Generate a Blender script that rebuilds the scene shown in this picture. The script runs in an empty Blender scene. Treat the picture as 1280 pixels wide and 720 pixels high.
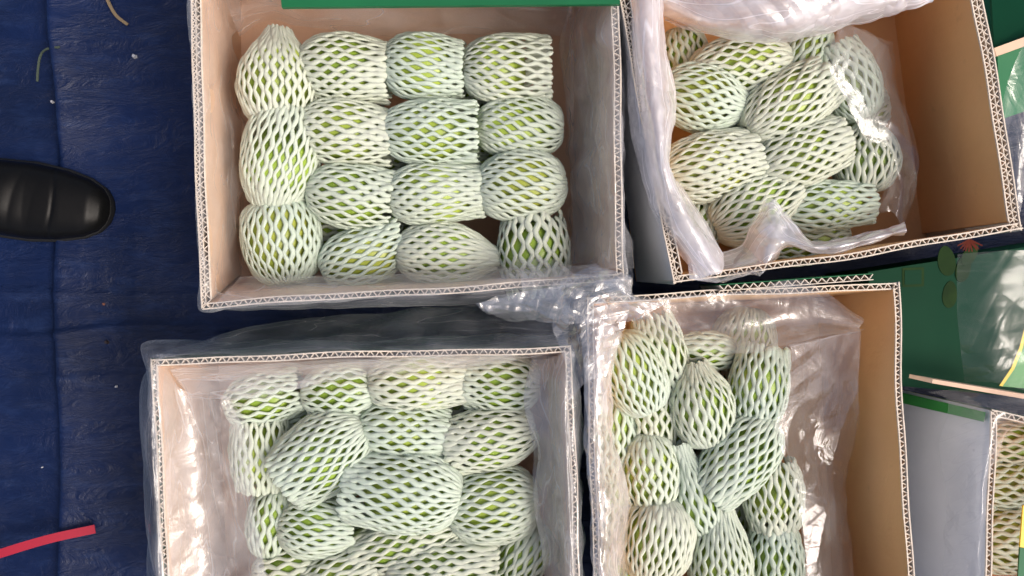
import bpy, math, random
import numpy as np
from mathutils import Vector
R = math.radians
scene = bpy.context.scene
COL = scene.collection
# ------------------------------------------------------------------ camera, sky, sun, exposure
CZ = 1.07            # camera height above the tarp (m); carton rims stand at about 0.22
F = 1000.0           # focal length in pixels of the 1280 wide photograph
cd = bpy.data.cameras.new('camera'); cam = bpy.data.objects.new('camera', cd); COL.objects.link(cam)
cam.location = (0, 0, CZ); cd.sensor_width = 36; cd.lens = F/1280*36; cd.clip_start = .01; cd.clip_end = 100
scene.camera = cam
SUN_EL, SUN_AZ = 50.0, -22.0     # azimuth measured counter clockwise from +x (right of the picture)
w = bpy.data.worlds.new('World'); scene.world = w; w.use_nodes = True
nt = w.node_tree; sky = nt.nodes.new('ShaderNodeTexSky'); sky.sky_type = 'NISHITA'; sky.sun_disc = False
sky.sun_elevation = R(SUN_EL); sky.sun_rotation = R(90-SUN_AZ); sky.air_density = .6; sky.dust_density = 6; sky.ozone_density = .6
bg = nt.nodes['Background']; bg.inputs[1].default_value = .15
nt.links.new(sky.outputs[0], bg.inputs[0])
sl = bpy.data.lights.new('sun', 'SUN'); sl.energy = .85; sl.angle = R(24); sl.color = (1, .95, .88)
so = bpy.data.objects.new('sun', sl); COL.objects.link(so)
so.rotation_euler = (0, R(90-SUN_EL), R(SUN_AZ)); so.location = (1, 1, 3)
vs = scene.view_settings; vs.view_transform = 'Standard'; vs.look = 'None'; vs.exposure = .38; vs.gamma = 1
scene.render.resolution_x = 1024; scene.render.resolution_y = 576
scene.cycles.transparent_max_bounces = 24; scene.cycles.max_bounces = 8
rng = np.random.default_rng(7); random.seed(7)

# ------------------------------------------------------------------ helpers
def P(px, py, z):
    k = (CZ-z)/F
    return np.array([(px-640)*k, -(py-360)*k, z])
def link(o, parent=None):
    COL.objects.link(o)
    if parent is not None: o.parent = parent
    return o
def thing(name, label, cat, loc=(0, 0, 0), group=None):
    o = link(bpy.data.objects.new(name, None)); o.location = loc; o.empty_display_size = .03
    return tag(o, label, cat, group)
def tag(o, label, cat, group=None):
    o['label'] = label; o['category'] = cat
    if group: o['group'] = group
    return o
class MB:
    def __init__(s): s.v = []; s.f = []; s.n = 0; s.c = {}
    def add(s, verts, faces):
        verts = np.asarray(verts, float); s.v.append(verts)
        s.f.extend([tuple(int(i)+s.n for i in f) for f in faces]); s.n += len(verts)
    def grid(s, pts, closed_u=False, closed_v=False):
        a, b = pts.shape[:2]
        if a > 20 and b > 20:     # film sheets remember their own surface coordinates in metres
            U = np.cumsum(np.linalg.norm(np.diff(pts, axis=1, prepend=pts[:, :1]), axis=-1).mean(0)); V = np.cumsum(np.linalg.norm(np.diff(pts, axis=0, prepend=pts[:1]), axis=-1).mean(1))
            s.c[s.n] = np.stack([U[None, :]+0*V[:, None], V[:, None]+0*U[None, :], 0*V[:, None]+0*U[None, :]+s.n*1e-4], -1).reshape(-1, 3)
        i = np.arange(a if closed_u else a-1); j = np.arange(b if closed_v else b-1)
        I, J = np.meshgrid(i, j, indexing='ij'); I = I.ravel(); J = J.ravel(); I2 = (I+1) % a; J2 = (J+1) % b
        s.add(pts.reshape(-1, 3), np.stack([I*b+J, I2*b+J, I2*b+J2, I*b+J2], 1))
    def box(s, c8):   # 8 corners: bottom 4 (ccw), top 4
        s.add(c8, [(3, 2, 1, 0), (4, 5, 6, 7), (0, 1, 5, 4), (1, 2, 6, 5), (2, 3, 7, 6), (3, 0, 4, 7)])
    def prism(s, pts2, z0, z1, taper=0):
        n = len(pts2); pts2 = np.asarray(pts2); c = pts2.mean(0)
        top = c+(pts2-c)*(1-taper)
        v = [(x, y, z0) for x, y in pts2]+[(x, y, z1) for x, y in top]
        s.add(v, [tuple(range(n-1, -1, -1)), tuple(range(n, 2*n))]+[(i, (i+1) % n, n+(i+1) % n, n+i) for i in range(n)])
    def build(s, name, m, parent=None, smooth=True, off=None):
        v = np.concatenate(s.v)
        if off is not None: v = v-np.asarray(off)
        me = bpy.data.meshes.new(name); me.from_pydata(v.tolist(), [], s.f); me.update()
        if m: me.materials.append(m)
        if s.c:
            at = me.attributes.new('sheet', 'FLOAT_VECTOR', 'POINT'); q = np.zeros((len(v), 3))
            for k, cc in s.c.items(): q[k:k+len(cc)] = cc
            at.data.foreach_set('vector', q.ravel())
        if smooth: me.polygons.foreach_set('use_smooth', [True]*len(me.polygons))
        return link(bpy.data.objects.new(name, me), parent)
def catmull(C, n, closed=False):
    """resample control points C (k,...) to n points along axis 0"""
    C = np.asarray(C, float); k = len(C)
    t = np.linspace(0, k if closed else k-1, n, endpoint=not closed)
    i = np.floor(t).astype(int)
    if not closed: i = np.minimum(i, k-2)
    u = (t-i).reshape((-1,)+(1,)*(C.ndim-1))
    g = (lambda j: C[j % k]) if closed else (lambda j: C[np.clip(j, 0, k-1)])
    p0, p1, p2, p3 = g(i-1), g(i), g(i+1), g(i+2)
    if not closed:
        lo = (i == 0); hi = (i == k-2)
        p0 = p0.copy(); p3 = p3.copy()
        p0[lo] = 2*p1[lo]-p2[lo]; p3[hi] = 2*p2[hi]-p1[hi]
    return .5*((2*p1)+(-p0+p2)*u+(2*p0-5*p1+4*p2-p3)*u*u+(-p0+3*p1-3*p2+p3)*u**3)
def vnoise(p, seed=0):
    """smooth value noise of points p (n,3)"""
    def h(i):
        n = (i[:, 0]*374761393+i[:, 1]*668265263+i[:, 2]*2147483647+seed*1274126177) & 0xffffffff
        n = ((n ^ (n >> 13))*1274126177) & 0xffffffff; n = n ^ (n >> 16)
        return (n & 0xffff)/65535.*2-1
    i = np.floor(p).astype(np.int64); f = p-i; f = f*f*(3-2*f); r = 0
    for dx in (0, 1):
        for dy in (0, 1):
            for dz in (0, 1):
                wgt = (f[:, 0] if dx else 1-f[:, 0])*(f[:, 1] if dy else 1-f[:, 1])*(f[:, 2] if dz else 1-f[:, 2])
                r = r+wgt*h(i+np.array([dx, dy, dz]))
    return r
def crumple(p, seed, lam=.035, amp=.003, octv=2):
    """sharp straight creases between flat facets, as in crushed film"""
    g = np.random.default_rng(seed); out = np.zeros(len(p)); lam *= 1.5
    for o in range(octv):
        for k in range(4):
            d = g.normal(size=3); d[2] *= .35; d /= np.linalg.norm(d)
            warp = vnoise(p/(lam*3)+g.normal(size=3)*9, seed+k)*.45
            t = (p@d)/(lam*g.uniform(.7, 1.6))+g.uniform(0, 9)+warp
            f = t % 1; tri = np.abs(f*2-1)
            m = np.clip(vnoise(p/(lam*2)+g.normal(size=3)*7, seed+9+k)*1.3+.35, 0, 1)
            out += amp*((tri-.5)+.22*np.exp(-((f-.5)/.05)**2))*m
        lam *= .42; amp *= .36
    return out

# ------------------------------------------------------------------ materials
def mat(name, col, rough=.6, spec=.4, var=.0, vscale=20, bump=0, bscale=200, sss=0, col2=None, det=6):
    m = bpy.data.materials.new(name); m.use_nodes = True; n = m.node_tree; b = n.nodes['Principled BSDF']
    b.inputs['Roughness'].default_value = rough; b.inputs['Specular IOR Level'].default_value = spec
    b.inputs['Base Color'].default_value = (*col, 1)
    tc = n.nodes.new('ShaderNodeTexCoord')
    if col2 is not None or var:
        no = n.nodes.new('ShaderNodeTexNoise'); no.inputs['Scale'].default_value = vscale; no.inputs['Detail'].default_value = det
        n.links.new(tc.outputs['Object'], no.inputs['Vector'])
        cr = n.nodes.new('ShaderNodeValToRGB'); cr.color_ramp.elements[0].position = .32; cr.color_ramp.elements[1].position = .68
        c2 = col2 if col2 is not None else tuple(c*(1-var) for c in col)
        cr.color_ramp.elements[0].color = (*c2, 1); cr.color_ramp.elements[1].color = (*col, 1)
        n.links.new(no.outputs[0], cr.inputs[0]); n.links.new(cr.outputs[0], b.inputs['Base Color'])
    if bump:
        no = n.nodes.new('ShaderNodeTexNoise'); no.inputs['Scale'].default_value = bscale; no.inputs['Detail'].default_value = 4
        n.links.new(tc.outputs['Object'], no.inputs['Vector'])
        bp = n.nodes.new('ShaderNodeBump'); bp.inputs['Strength'].default_value = bump; bp.inputs['Distance'].default_value = .001
        n.links.new(no.outputs[0], bp.inputs['Height']); n.links.new(bp.outputs[0], b.inputs['Normal'])
    if name.startswith('kraft'):
        pb = b.inputs['Normal'].links[0].from_node; dn = n.nodes.new('ShaderNodeTexNoise'); dn.inputs['Scale'].default_value = 11; dn.inputs['Detail'].default_value = 5; dn.inputs['Distortion'].default_value = .8
        n.links.new(tc.outputs['Object'], dn.inputs['Vector']); d2 = n.nodes.new('ShaderNodeBump'); d2.inputs['Strength'].default_value = .55; d2.inputs['Distance'].default_value = .006
        n.links.new(dn.outputs[0], d2.inputs['Height']); n.links.new(pb.outputs[0], d2.inputs['Normal']); n.links.new(d2.outputs[0], b.inputs['Normal'])
        # handling marks: paler rubbed streaks and a few darker spots
        mk = n.nodes.new('ShaderNodeTexNoise'); mk.inputs['Scale'].default_value = 26; mk.inputs['Detail'].default_value = 9; mk.inputs['Roughness'].default_value = .7; n.links.new(tc.outputs['Object'], mk.inputs['Vector'])
        mr = n.nodes.new('ShaderNodeMapRange'); mr.inputs['From Min'].default_value = .62; mr.inputs['From Max'].default_value = .78; mr.inputs['To Max'].default_value = .45; n.links.new(mk.outputs[0], mr.inputs[0])
        mm = n.nodes.new('ShaderNodeMixRGB'); mm.inputs[2].default_value = (*(c*.55 for c in col), 1); src_ = b.inputs['Base Color'].links[0].from_socket
        n.links.new(mr.outputs[0], mm.inputs[0]); n.links.new(src_, mm.inputs[1]); n.links.new(mm.outputs[0], b.inputs['Base Color'])
    if sss:
        b.inputs['Subsurface Weight'].default_value = sss; b.inputs['Subsurface Scale'].default_value = .006
        b.inputs['Subsurface Radius'].default_value = (1, 1, .9)
    return m
def film(name, milk=.14, gloss=.5, rough=.14, tint=(.97, .97, 1), bscale=60, bstr=.5, edge=.45):
    m = bpy.data.materials.new(name); m.use_nodes = True; n = m.node_tree; n.nodes.clear(); N = n.nodes.new; Lk = n.links.new
    out = N('ShaderNodeOutputMaterial'); tr = N('ShaderNodeBsdfTransparent'); tr.inputs[0].default_value = (.97, .975, .98, 1)
    df = N('ShaderNodeBsdfDiffuse'); df.inputs[0].default_value = (*tint, 1)
    tl = N('ShaderNodeBsdfTranslucent'); tl.inputs[0].default_value = (*tint, 1)
    gl = N('ShaderNodeBsdfGlossy'); gl.inputs['Roughness'].default_value = rough; gl.inputs[0].default_value = (1, 1, 1, 1)
    tc = N('ShaderNodeTexCoord')
    # crease relief: stretched ridges
    mp = N('ShaderNodeMapping'); mp.inputs['Scale'].default_value = (1, 1, .5); Lk(tc.outputs['Object'], mp.inputs[0])
    n1 = N('ShaderNodeTexNoise'); n1.inputs['Scale'].default_value = bscale; n1.inputs['Detail'].default_value = 3; n1.inputs['Distortion'].default_value = 1.4
    Lk(mp.outputs[0], n1.inputs['Vector'])
    rd = N('ShaderNodeMath'); rd.operation = 'SUBTRACT'; rd.inputs[1].default_value = .5; Lk(n1.outputs[0], rd.inputs[0])
    ab = N('ShaderNodeMath'); ab.operation = 'ABSOLUTE'; Lk(rd.outputs[0], ab.inputs[0])
    vo = N('ShaderNodeTexVoronoi'); vo.feature = 'DISTANCE_TO_EDGE'; vo.inputs['Scale'].default_value = bscale*.6
    wp = N('ShaderNodeMixRGB'); wp.blend_type = 'ADD'; wp.inputs[0].default_value = .02; Lk(mp.outputs[0], wp.inputs[1]); Lk(n1.outputs['Color'], wp.inputs[2])
    Lk(wp.outputs[0], vo.inputs['Vector'])
    ad = N('ShaderNodeMath'); ad.operation = 'ADD'; Lk(ab.outputs[0], ad.inputs[0]); Lk(vo.outputs[0], ad.inputs[1])
    # creases drawn out along the sheet, and whiter where the film is doubled or stretched
    sa = N('ShaderNodeAttribute'); sa.attribute_name = 'sheet'
    def streak(sx, sy, det, rot):
        mp2 = N('ShaderNodeMapping'); mp2.inputs['Scale'].default_value = (sx, sy, 1); mp2.inputs['Rotation'].default_value = (0, 0, R(rot)); Lk(sa.outputs['Vector'], mp2.inputs[0])
        n2 = N('ShaderNodeTexNoise'); n2.inputs['Scale'].default_value = 1; n2.inputs['Detail'].default_value = det; n2.inputs['Distortion'].default_value = .6; Lk(mp2.outputs[0], n2.inputs['Vector'])
        s2 = N('ShaderNodeMath'); s2.operation = 'SUBTRACT'; s2.inputs[1].default_value = .5; Lk(n2.outputs[0], s2.inputs[0])
        a2 = N('ShaderNodeMath'); a2.operation = 'ABSOLUTE'; Lk(s2.outputs[0], a2.inputs[0]); return a2, n2
    k1, _ = streak(7, 42, 1, 8); k2, kn = streak(34, 8, 1, -14)
    sm = N('ShaderNodeMath'); sm.operation = 'MULTIPLY_ADD'; sm.inputs[1].default_value = .45; Lk(k1.outputs[0], sm.inputs[0]); Lk(ad.outputs[0], sm.inputs[2])
    sn = N('ShaderNodeMath'); sn.operation = 'MULTIPLY_ADD'; sn.inputs[1].default_value = .45; Lk(k2.outputs[0], sn.inputs[0]); Lk(sm.outputs[0], sn.inputs[2])
    ad = sn
    _, w1 = streak(14, 34, 4, 20)
    wr = N('ShaderNodeMapRange'); wr.inputs['From Min'].default_value = .3; wr.inputs['From Max'].default_value = .72; wr.inputs['To Min'].default_value = .3; wr.inputs['To Max'].default_value = 1.9; Lk(w1.outputs[0], wr.inputs[0])
    rl = N('ShaderNodeMapRange'); rl.inputs['From Min'].default_value = .0; rl.inputs['From Max'].default_value = .014; rl.inputs['To Min'].default_value = 1.0; rl.inputs['To Max'].default_value = 0; Lk(k1.outputs[0], rl.inputs[0])
    wm = N('ShaderNodeMath'); wm.operation = 'MULTIPLY_ADD'; wm.inputs[1].default_value = 1.3; Lk(rl.outputs[0], wm.inputs[0]); Lk(wr.outputs[0], wm.inputs[2])
    bp = N('ShaderNodeBump'); bp.inputs['Strength'].default_value = bstr; bp.inputs['Distance'].default_value = .004; Lk(ad.outputs[0], bp.inputs['Height'])
    for s in (df, gl, tl): Lk(bp.outputs[0], s.inputs['Normal'])
    body = N('ShaderNodeMixShader'); body.inputs[0].default_value = .5; Lk(df.outputs[0], body.inputs[1]); Lk(tl.outputs[0], body.inputs[2])
    lw = N('ShaderNodeLayerWeight'); lw.inputs['Blend'].default_value = .3
    pw = N('ShaderNodeMath'); pw.operation = 'POWER'; pw.inputs[1].default_value = 2.6; Lk(lw.outputs['Facing'], pw.inputs[0])
    ma = N('ShaderNodeMath'); ma.operation = 'MULTIPLY_ADD'; ma.inputs[1].default_value = edge; ml = N('ShaderNodeMath'); ml.operation = 'MULTIPLY'; ml.inputs[1].default_value = milk; Lk(wm.outputs[0], ml.inputs[0]); Lk(ml.outputs[0], ma.inputs[2]); Lk(pw.outputs[0], ma.inputs[0]); ma.use_clamp = True
    mx = N('ShaderNodeMixShader'); Lk(ma.outputs[0], mx.inputs[0]); Lk(tr.outputs[0], mx.inputs[1]); Lk(body.outputs[0], mx.inputs[2])
    lf = N('ShaderNodeLayerWeight'); lf.inputs['Blend'].default_value = .5; Lk(bp.outputs[0], lf.inputs['Normal'])
    p4 = N('ShaderNodeMath'); p4.operation = 'POWER'; p4.inputs[1].default_value = 4; Lk(lf.outputs['Facing'], p4.inputs[0])
    fm = N('ShaderNodeMath'); fm.operation = 'MULTIPLY_ADD'; fm.inputs[1].default_value = gloss*.45; fm.inputs[2].default_value = gloss*.13; fm.use_clamp = True; Lk(p4.outputs[0], fm.inputs[0])
    m2 = N('ShaderNodeMixShader'); Lk(fm.outputs[0], m2.inputs[0]); Lk(mx.outputs[0], m2.inputs[1]); Lk(gl.outputs[0], m2.inputs[2])
    Lk(m2.outputs[0], out.inputs[0]); return m
FOAM = mat('foam', (.57, .64, .52), rough=.55, spec=.3, bump=.5, bscale=1100, sss=.45)
FOAMS = [FOAM, mat('foam_cream', (.595, .64, .52), rough=.55, spec=.3, bump=.5, bscale=1100, sss=.45),
         mat('foam_cool', (.54, .63, .52), rough=.55, spec=.3, bump=.5, bscale=1100, sss=.45)]
def fruit_mat(name, c1, c2):
    m = mat(name, c1, rough=.34, spec=.5, col2=c2, vscale=14, bump=.25, bscale=420)
    n = m.node_tree; b = n.nodes['Principled BSDF']; src_ = b.inputs['Base Color'].links[0].from_socket
    tc = n.nodes.new('ShaderNodeTexCoord'); vo = n.nodes.new('ShaderNodeTexVoronoi'); vo.inputs['Scale'].default_value = 330; n.links.new(tc.outputs['Object'], vo.inputs['Vector'])
    mr = n.nodes.new('ShaderNodeMapRange'); mr.inputs['From Min'].default_value = .16; mr.inputs['From Max'].default_value = .28; mr.inputs['To Min'].default_value = .55; mr.inputs['To Max'].default_value = 0; n.links.new(vo.outputs['Distance'], mr.inputs[0])
    mx = n.nodes.new('ShaderNodeMixRGB'); mx.inputs[2].default_value = (.55, .62, .22, 1); n.links.new(mr.outputs[0], mx.inputs[0]); n.links.new(src_, mx.inputs[1])
    bl = n.nodes.new('ShaderNodeTexNoise'); bl.inputs['Scale'].default_value = 70; bl.inputs['Detail'].default_value = 4; n.links.new(tc.outputs['Object'], bl.inputs['Vector'])
    br = n.nodes.new('ShaderNodeMapRange'); br.inputs['From Min'].default_value = .68; br.inputs['From Max'].default_value = .76; br.inputs['To Max'].default_value = .7; n.links.new(bl.outputs[0], br.inputs[0])
    m2 = n.nodes.new('ShaderNodeMixRGB'); m2.inputs[2].default_value = (.09, .08, .02, 1); n.links.new(br.outputs[0], m2.inputs[0]); n.links.new(mx.outputs[0], m2.inputs[1]); n.links.new(m2.outputs[0], b.inputs['Base Color'])
    return m
FRUITS = [fruit_mat('skin_green', (.33, .46, .05), (.20, .33, .035)), fruit_mat('skin_lime', (.42, .52, .07), (.28, .40, .05)),
          fruit_mat('skin_yellow_green', (.46, .48, .08), (.31, .40, .05))]
KRAFT = mat('kraft', (.84, .51, .25), rough=.8, spec=.2, col2=(.77, .455, .21), vscale=7, bump=.25, bscale=300)
KRAFT_PALE = mat('kraft_pale', (.79, .555, .40), rough=.8, spec=.2, col2=(.73, .50, .35), vscale=6, bump=.25, bscale=300)
EDGE = mat('board_edge', (.78, .68, .56), rough=.85, spec=.2, var=.2, vscale=90)
FLUTE = mat('fluting', (.74, .64, .53), rough=.85, spec=.2, var=.2, vscale=90)
WHITEB = mat('white_board', (.80, .80, .81), rough=.45, spec=.4, var=.08, vscale=12)
GREENB = mat('green_board', (.014, .15, .055), rough=.5, spec=.25, col2=(.011, .12, .045), vscale=9, bump=.1)
GREEND = mat('green_dark_board', (.003, .05, .023), rough=.6, spec=.1, col2=(.002, .033, .015), vscale=6)
GREENL = mat('green_light_board', (.05, .30, .06), rough=.4, spec=.4, var=.1)
YELLOW = mat('yellow_print', (.80, .58, .02), rough=.4)
OLIVE = mat('olive_print', (.018, .045, .010), rough=.6, spec=.08, col2=(.010, .028, .007), vscale=40)
REDP = mat('red_print', (.11, .02, .012), rough=.7, spec=.1)
FILM = film('film', milk=.12, gloss=.32, rough=.14, bscale=26, bstr=.4, edge=.25)
FILM_MILKY = film('film_milky', milk=.065, gloss=.38, rough=.09, bscale=24, bstr=.5, edge=.45)
FILM_WHITE = film('film_white', milk=.2, gloss=.9, rough=.1, tint=(.97, .96, 1), bscale=30, bstr=.45)
FILM_VEIL = film('film_veil', milk=.15, gloss=.4, rough=.1, tint=(.95, .95, .96), bscale=26, bstr=.5)
FILM_KNOT = film('film_knot', milk=.10, gloss=1.0, rough=.14, bscale=22, bstr=.35)
FILM_THICK = film('film_thick', milk=.42, gloss=1.1, rough=.1, tint=(.97, .96, 1), bscale=26, bstr=.45)
FILM_CLEAR = film('film_clear', milk=.03, gloss=.3, bscale=14, bstr=.25, edge=.15)

# ------------------------------------------------------------------ the tarp
def tarp():
    a = np.concatenate([np.linspace(-4, -.85, 24)[:-1], np.linspace(-.85, -.2, 300), np.linspace(-.2, 4, 60)[1:]])
    b = np.concatenate([np.linspace(-4, -.6, 20)[:-1], np.linspace(-.6, .6, 330), np.linspace(.6, 4, 20)[1:]])
    X, Y = np.meshgrid(a, b, indexing='ij'); p = np.stack([X, Y, 0*X], -1).reshape(-1, 3)
    z = .004*vnoise(p*4, 3)+.0016*vnoise(p*13, 5)
    q = p*np.array([3, 14, 1.]); z += .0020*(np.abs(vnoise(q, 8)))                   # fine creases running left to right
    q2 = p*np.array([16, 4, 1.]); z += .0005*(np.abs(vnoise(q2, 18)))
    z += crumple(p, 77, lam=.12, amp=.0030, octv=3)
    x = p[:, 0]+.010*vnoise(p*5, 31)+.05*np.clip(-p[:, 1], 0, 1)*-.6
    c = P(60, 360, 0)[0]
    hh_ = (.024+.008*vnoise(p*np.array([0, 4, 1.]), 61))*(1-.85*np.exp(-((p[:, 1]-P(0, 243, 0)[1])/.055)**2)); z += hh_/(1+np.exp(-(x-c-.012)/.0022))*np.exp(-np.clip(x-c-.012, 0, 9)/.07)   # deep pleat along the left
    for yy, hh in ((415, .005), (365, .003), (470, .002)):
        yl = P(0, yy, 0)[1]+.012*vnoise(p*6, yy)
        z += hh*np.exp(-((p[:, 1]-yl)/.006)**2)
    p[:, 2] = z-.002
    mb = MB(); mb.grid(p.reshape(len(a), len(b), 3))
    m = bpy.data.materials.new('blue_tarp'); m.use_nodes = True; n = m.node_tree; N = n.nodes.new; Lk = n.links.new; bs = n.nodes['Principled BSDF']
    bs.inputs['Roughness'].default_value = .36; bs.inputs['Specular IOR Level'].default_value = .3
    tc = N('ShaderNodeTexCoord')
    big = N('ShaderNodeTexNoise'); big.inputs['Scale'].default_value = 3.2; big.inputs['Detail'].default_value = 5; Lk(tc.outputs['Object'], big.inputs['Vector'])
    r1 = N('ShaderNodeValToRGB'); r1.color_ramp.elements[0].position = .35; r1.color_ramp.elements[1].position = .7
    r1.color_ramp.elements[0].color = (.0028, .0075, .029, 1); r1.color_ramp.elements[1].color = (.0055, .0175, .078, 1); Lk(big.outputs[0], r1.inputs[0])
    # pale scuffs
    mp = N('ShaderNodeMapping'); mp.inputs['Scale'].default_value = (9, 26, 1); Lk(tc.outputs['Object'], mp.inputs[0])
    sc = N('ShaderNodeTexNoise'); sc.inputs['Scale'].default_value = 2.0; sc.inputs['Detail'].default_value = 10; sc.inputs['Roughness'].default_value = .72; Lk(mp.outputs[0], sc.inputs['Vector'])
    r2 = N('ShaderNodeValToRGB'); r2.color_ramp.elements[0].position = .50; r2.color_ramp.elements[1].position = .85; Lk(sc.outputs[0], r2.inputs[0])
    mul = N('ShaderNodeMath'); mul.operation = 'MULTIPLY'; mul.inputs[1].default_value = .4; Lk(r2.outputs[0], mul.inputs[0])
    mx = N('ShaderNodeMixRGB'); mx.inputs[2].default_value = (.035, .07, .19, 1); Lk(mul.outputs[0], mx.inputs[0]); Lk(r1.outputs[0], mx.inputs[1])
    Lk(mx.outputs[0], bs.inputs['Base Color'])
    wv = N('ShaderNodeTexNoise'); wv.inputs['Scale'].default_value = 260; wv.inputs['Detail'].default_value = 2; Lk(tc.outputs['Object'], wv.inputs['Vector'])
    bp = N('ShaderNodeBump'); bp.inputs['Strength'].default_value = .12; bp.inputs['Distance'].default_value = .0012; Lk(wv.outputs[0], bp.inputs['Height'])
    mq = N('ShaderNodeMapping'); mq.inputs['Scale'].default_value = (14, 34, 1); Lk(tc.outputs['Object'], mq.inputs[0])
    cn = N('ShaderNodeTexNoise'); cn.inputs['Scale'].default_value = 1; cn.inputs['Detail'].default_value = 7; cn.inputs['Distortion'].default_value = 1.2; cn.inputs['Roughness'].default_value = .62; Lk(mq.outputs[0], cn.inputs['Vector'])
    c1_ = N('ShaderNodeMath'); c1_.operation = 'SUBTRACT'; c1_.inputs[1].default_value = .5; Lk(cn.outputs[0], c1_.inputs[0])
    c2_ = N('ShaderNodeMath'); c2_.operation = 'ABSOLUTE'; Lk(c1_.outputs[0], c2_.inputs[0])
    b2 = N('ShaderNodeBump'); b2.inputs['Strength'].default_value = .6; b2.inputs['Distance'].default_value = .010; Lk(c2_.outputs[0], b2.inputs['Height']); Lk(bp.outputs[0], b2.inputs['Normal']); Lk(b2.outputs[0], bs.inputs['Normal'])
    o = mb.build('tarp', m); o['kind'] = 'structure'
tarp()

# ------------------------------------------------------------------ corrugated cartons
def carton(name, label, cat, rim, base, zr, zb, walls, group='open corrugated cartons of mangoes', seed=0):
    """rim, base: outer quads in photo pixels (top-left, top-right, bottom-right, bottom-left) at heights zr, zb.
    walls: per side (top, right, bottom, left) dict(layers=[(thickness, pitch)...], inner=mat, outer=mat, skip=bool)"""
    g = np.random.default_rng(seed)
    rq = np.array([P(x, y, zr) for x, y in rim]); bq = np.array([P(x, y, zb) for x, y in base])
    c = (rq.mean(0)+bq.mean(0))/2; org = np.array([c[0], c[1], 0])
    root = thing(name, label, cat, org, group)
    for i in range(4):
        W = walls[i]
        if W is None: continue
        a, b, a0, b0 = rq[i], rq[(i+1) % 4], bq[i], bq[(i+1) % 4]
        d = b-a; L = np.linalg.norm(d[:2]); d = d/L
        nrm = np.array([d[1], -d[0], 0]); nrm = nrm*(1 if np.dot(c-(a+b)/2, nrm) > 0 else -1)  # inward
        ph = g.uniform(0, 9); wob = W.get('wob', .0018)
        def pt(u, v, t, a=a, b=b, a0=a0, b0=b0, nrm=nrm, ph=ph, L=L, wob=wob):   # u along, v up, t depth inward
            u = np.asarray(u, float); s = u*L
            off = wob*(np.sin(s*19+ph)*.6+np.sin(s*47+ph*2)*.3)*v
            zt = wob*.5*np.sin(s*31+ph*3)*v
            m = t/L
            uu = m+(1-2*m)*u if t > 0 else u
            q = (a0+(b0-a0)*uu[:, None])*(1-v)+(a+(b-a)*uu[:, None])*v
            q = q+nrm*(t+off)[:, None] if np.ndim(off) else q+nrm*t
            q[:, 2] += zt
            return q
        T = sum(l[0] for l in W['layers']); n = max(12, int(L/.012)); u = np.linspace(0, 1, n)
        lt = .0009
        def sheet(t0, t1, v1=1.0):
            s = MB(); q = [pt(u, 0, t0), pt(u, .5, t0), pt(u, v1, t0), pt(u, v1, t1), pt(u, .5, t1), pt(u, 0, t1)]
            s.grid(np.array(q), closed_u=True); return s
        wl = sheet(T-lt, T).build('wall', W.get('inner', KRAFT), root, smooth=False, off=org)
        sheet(0, lt).build('outer_liner', W.get('outer', GREENB), wl, smooth=False, off=org)
        # bare board lip showing along the cut of each liner
        t = 0
        for k, (th, pitch) in enumerate(W['layers']):
            if k: sheet(t-lt*.5, t+lt*.5, .998).build('middle_liner', EDGE, wl, smooth=False, off=org)
            m = int(L/pitch*2); m = max(m, 6); uu = np.linspace(.003, .997, m*4+1); x = uu*m/2
            x = x+.10*np.sin(uu*37+ph)
            tri = np.abs((x % 1)*2-1); tri = .5-.5*np.sin((.5-tri)*math.pi*1.0)       # softened zigzag
            tt = t+lt+(th-2*lt)*tri
            hw = .0005
            rows = []
            for v, s in ((.55, -1), (.9985, -1), (.9985, 1), (.55, 1)):
                base_ = pt(uu, v, 0.0)+nrm*(tt[:, None])
                tang = np.gradient(base_, axis=0); tang[:, 2] = 0
                tang /= np.linalg.norm(tang, axis=1)[:, None]+1e-9
                side = np.stack([-tang[:, 1], tang[:, 0], 0*tang[:, 0]], 1)
                rows.append(base_+side*hw*s)
            f = MB(); f.grid(np.array(rows), closed_u=True)
            f.build('fluting', FLUTE, wl, smooth=False, off=org)
            t += th
        # cut edges of the two liners, bare board colour
        e = MB()
        for t0 in (0, T-lt*1.3):
            q = [pt(u, 1, t0-.0002)+[0, 0, -.0015], pt(u, 1, t0-.0002)+[0, 0, .0006], pt(u, 1, t0+lt*1.3)+[0, 0, .0006], pt(u, 1, t0+lt*1.3)+[0, 0, -.0015]]
            e.grid(np.array(q), closed_u=True)
        e.build('cut_edge', EDGE, wl, smooth=False, off=org)
    bt = MB(); z = zb
    bt.box([*(bq[[3, 2, 1, 0]]), *(bq[[3, 2, 1, 0]]+[0, 0, .004])])
    bt.build('bottom', walls[0].get('inner', KRAFT), root, smooth=False, off=org)
    root['_q'] = 0; del root['_q']
    return root, rq, bq, org

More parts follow.
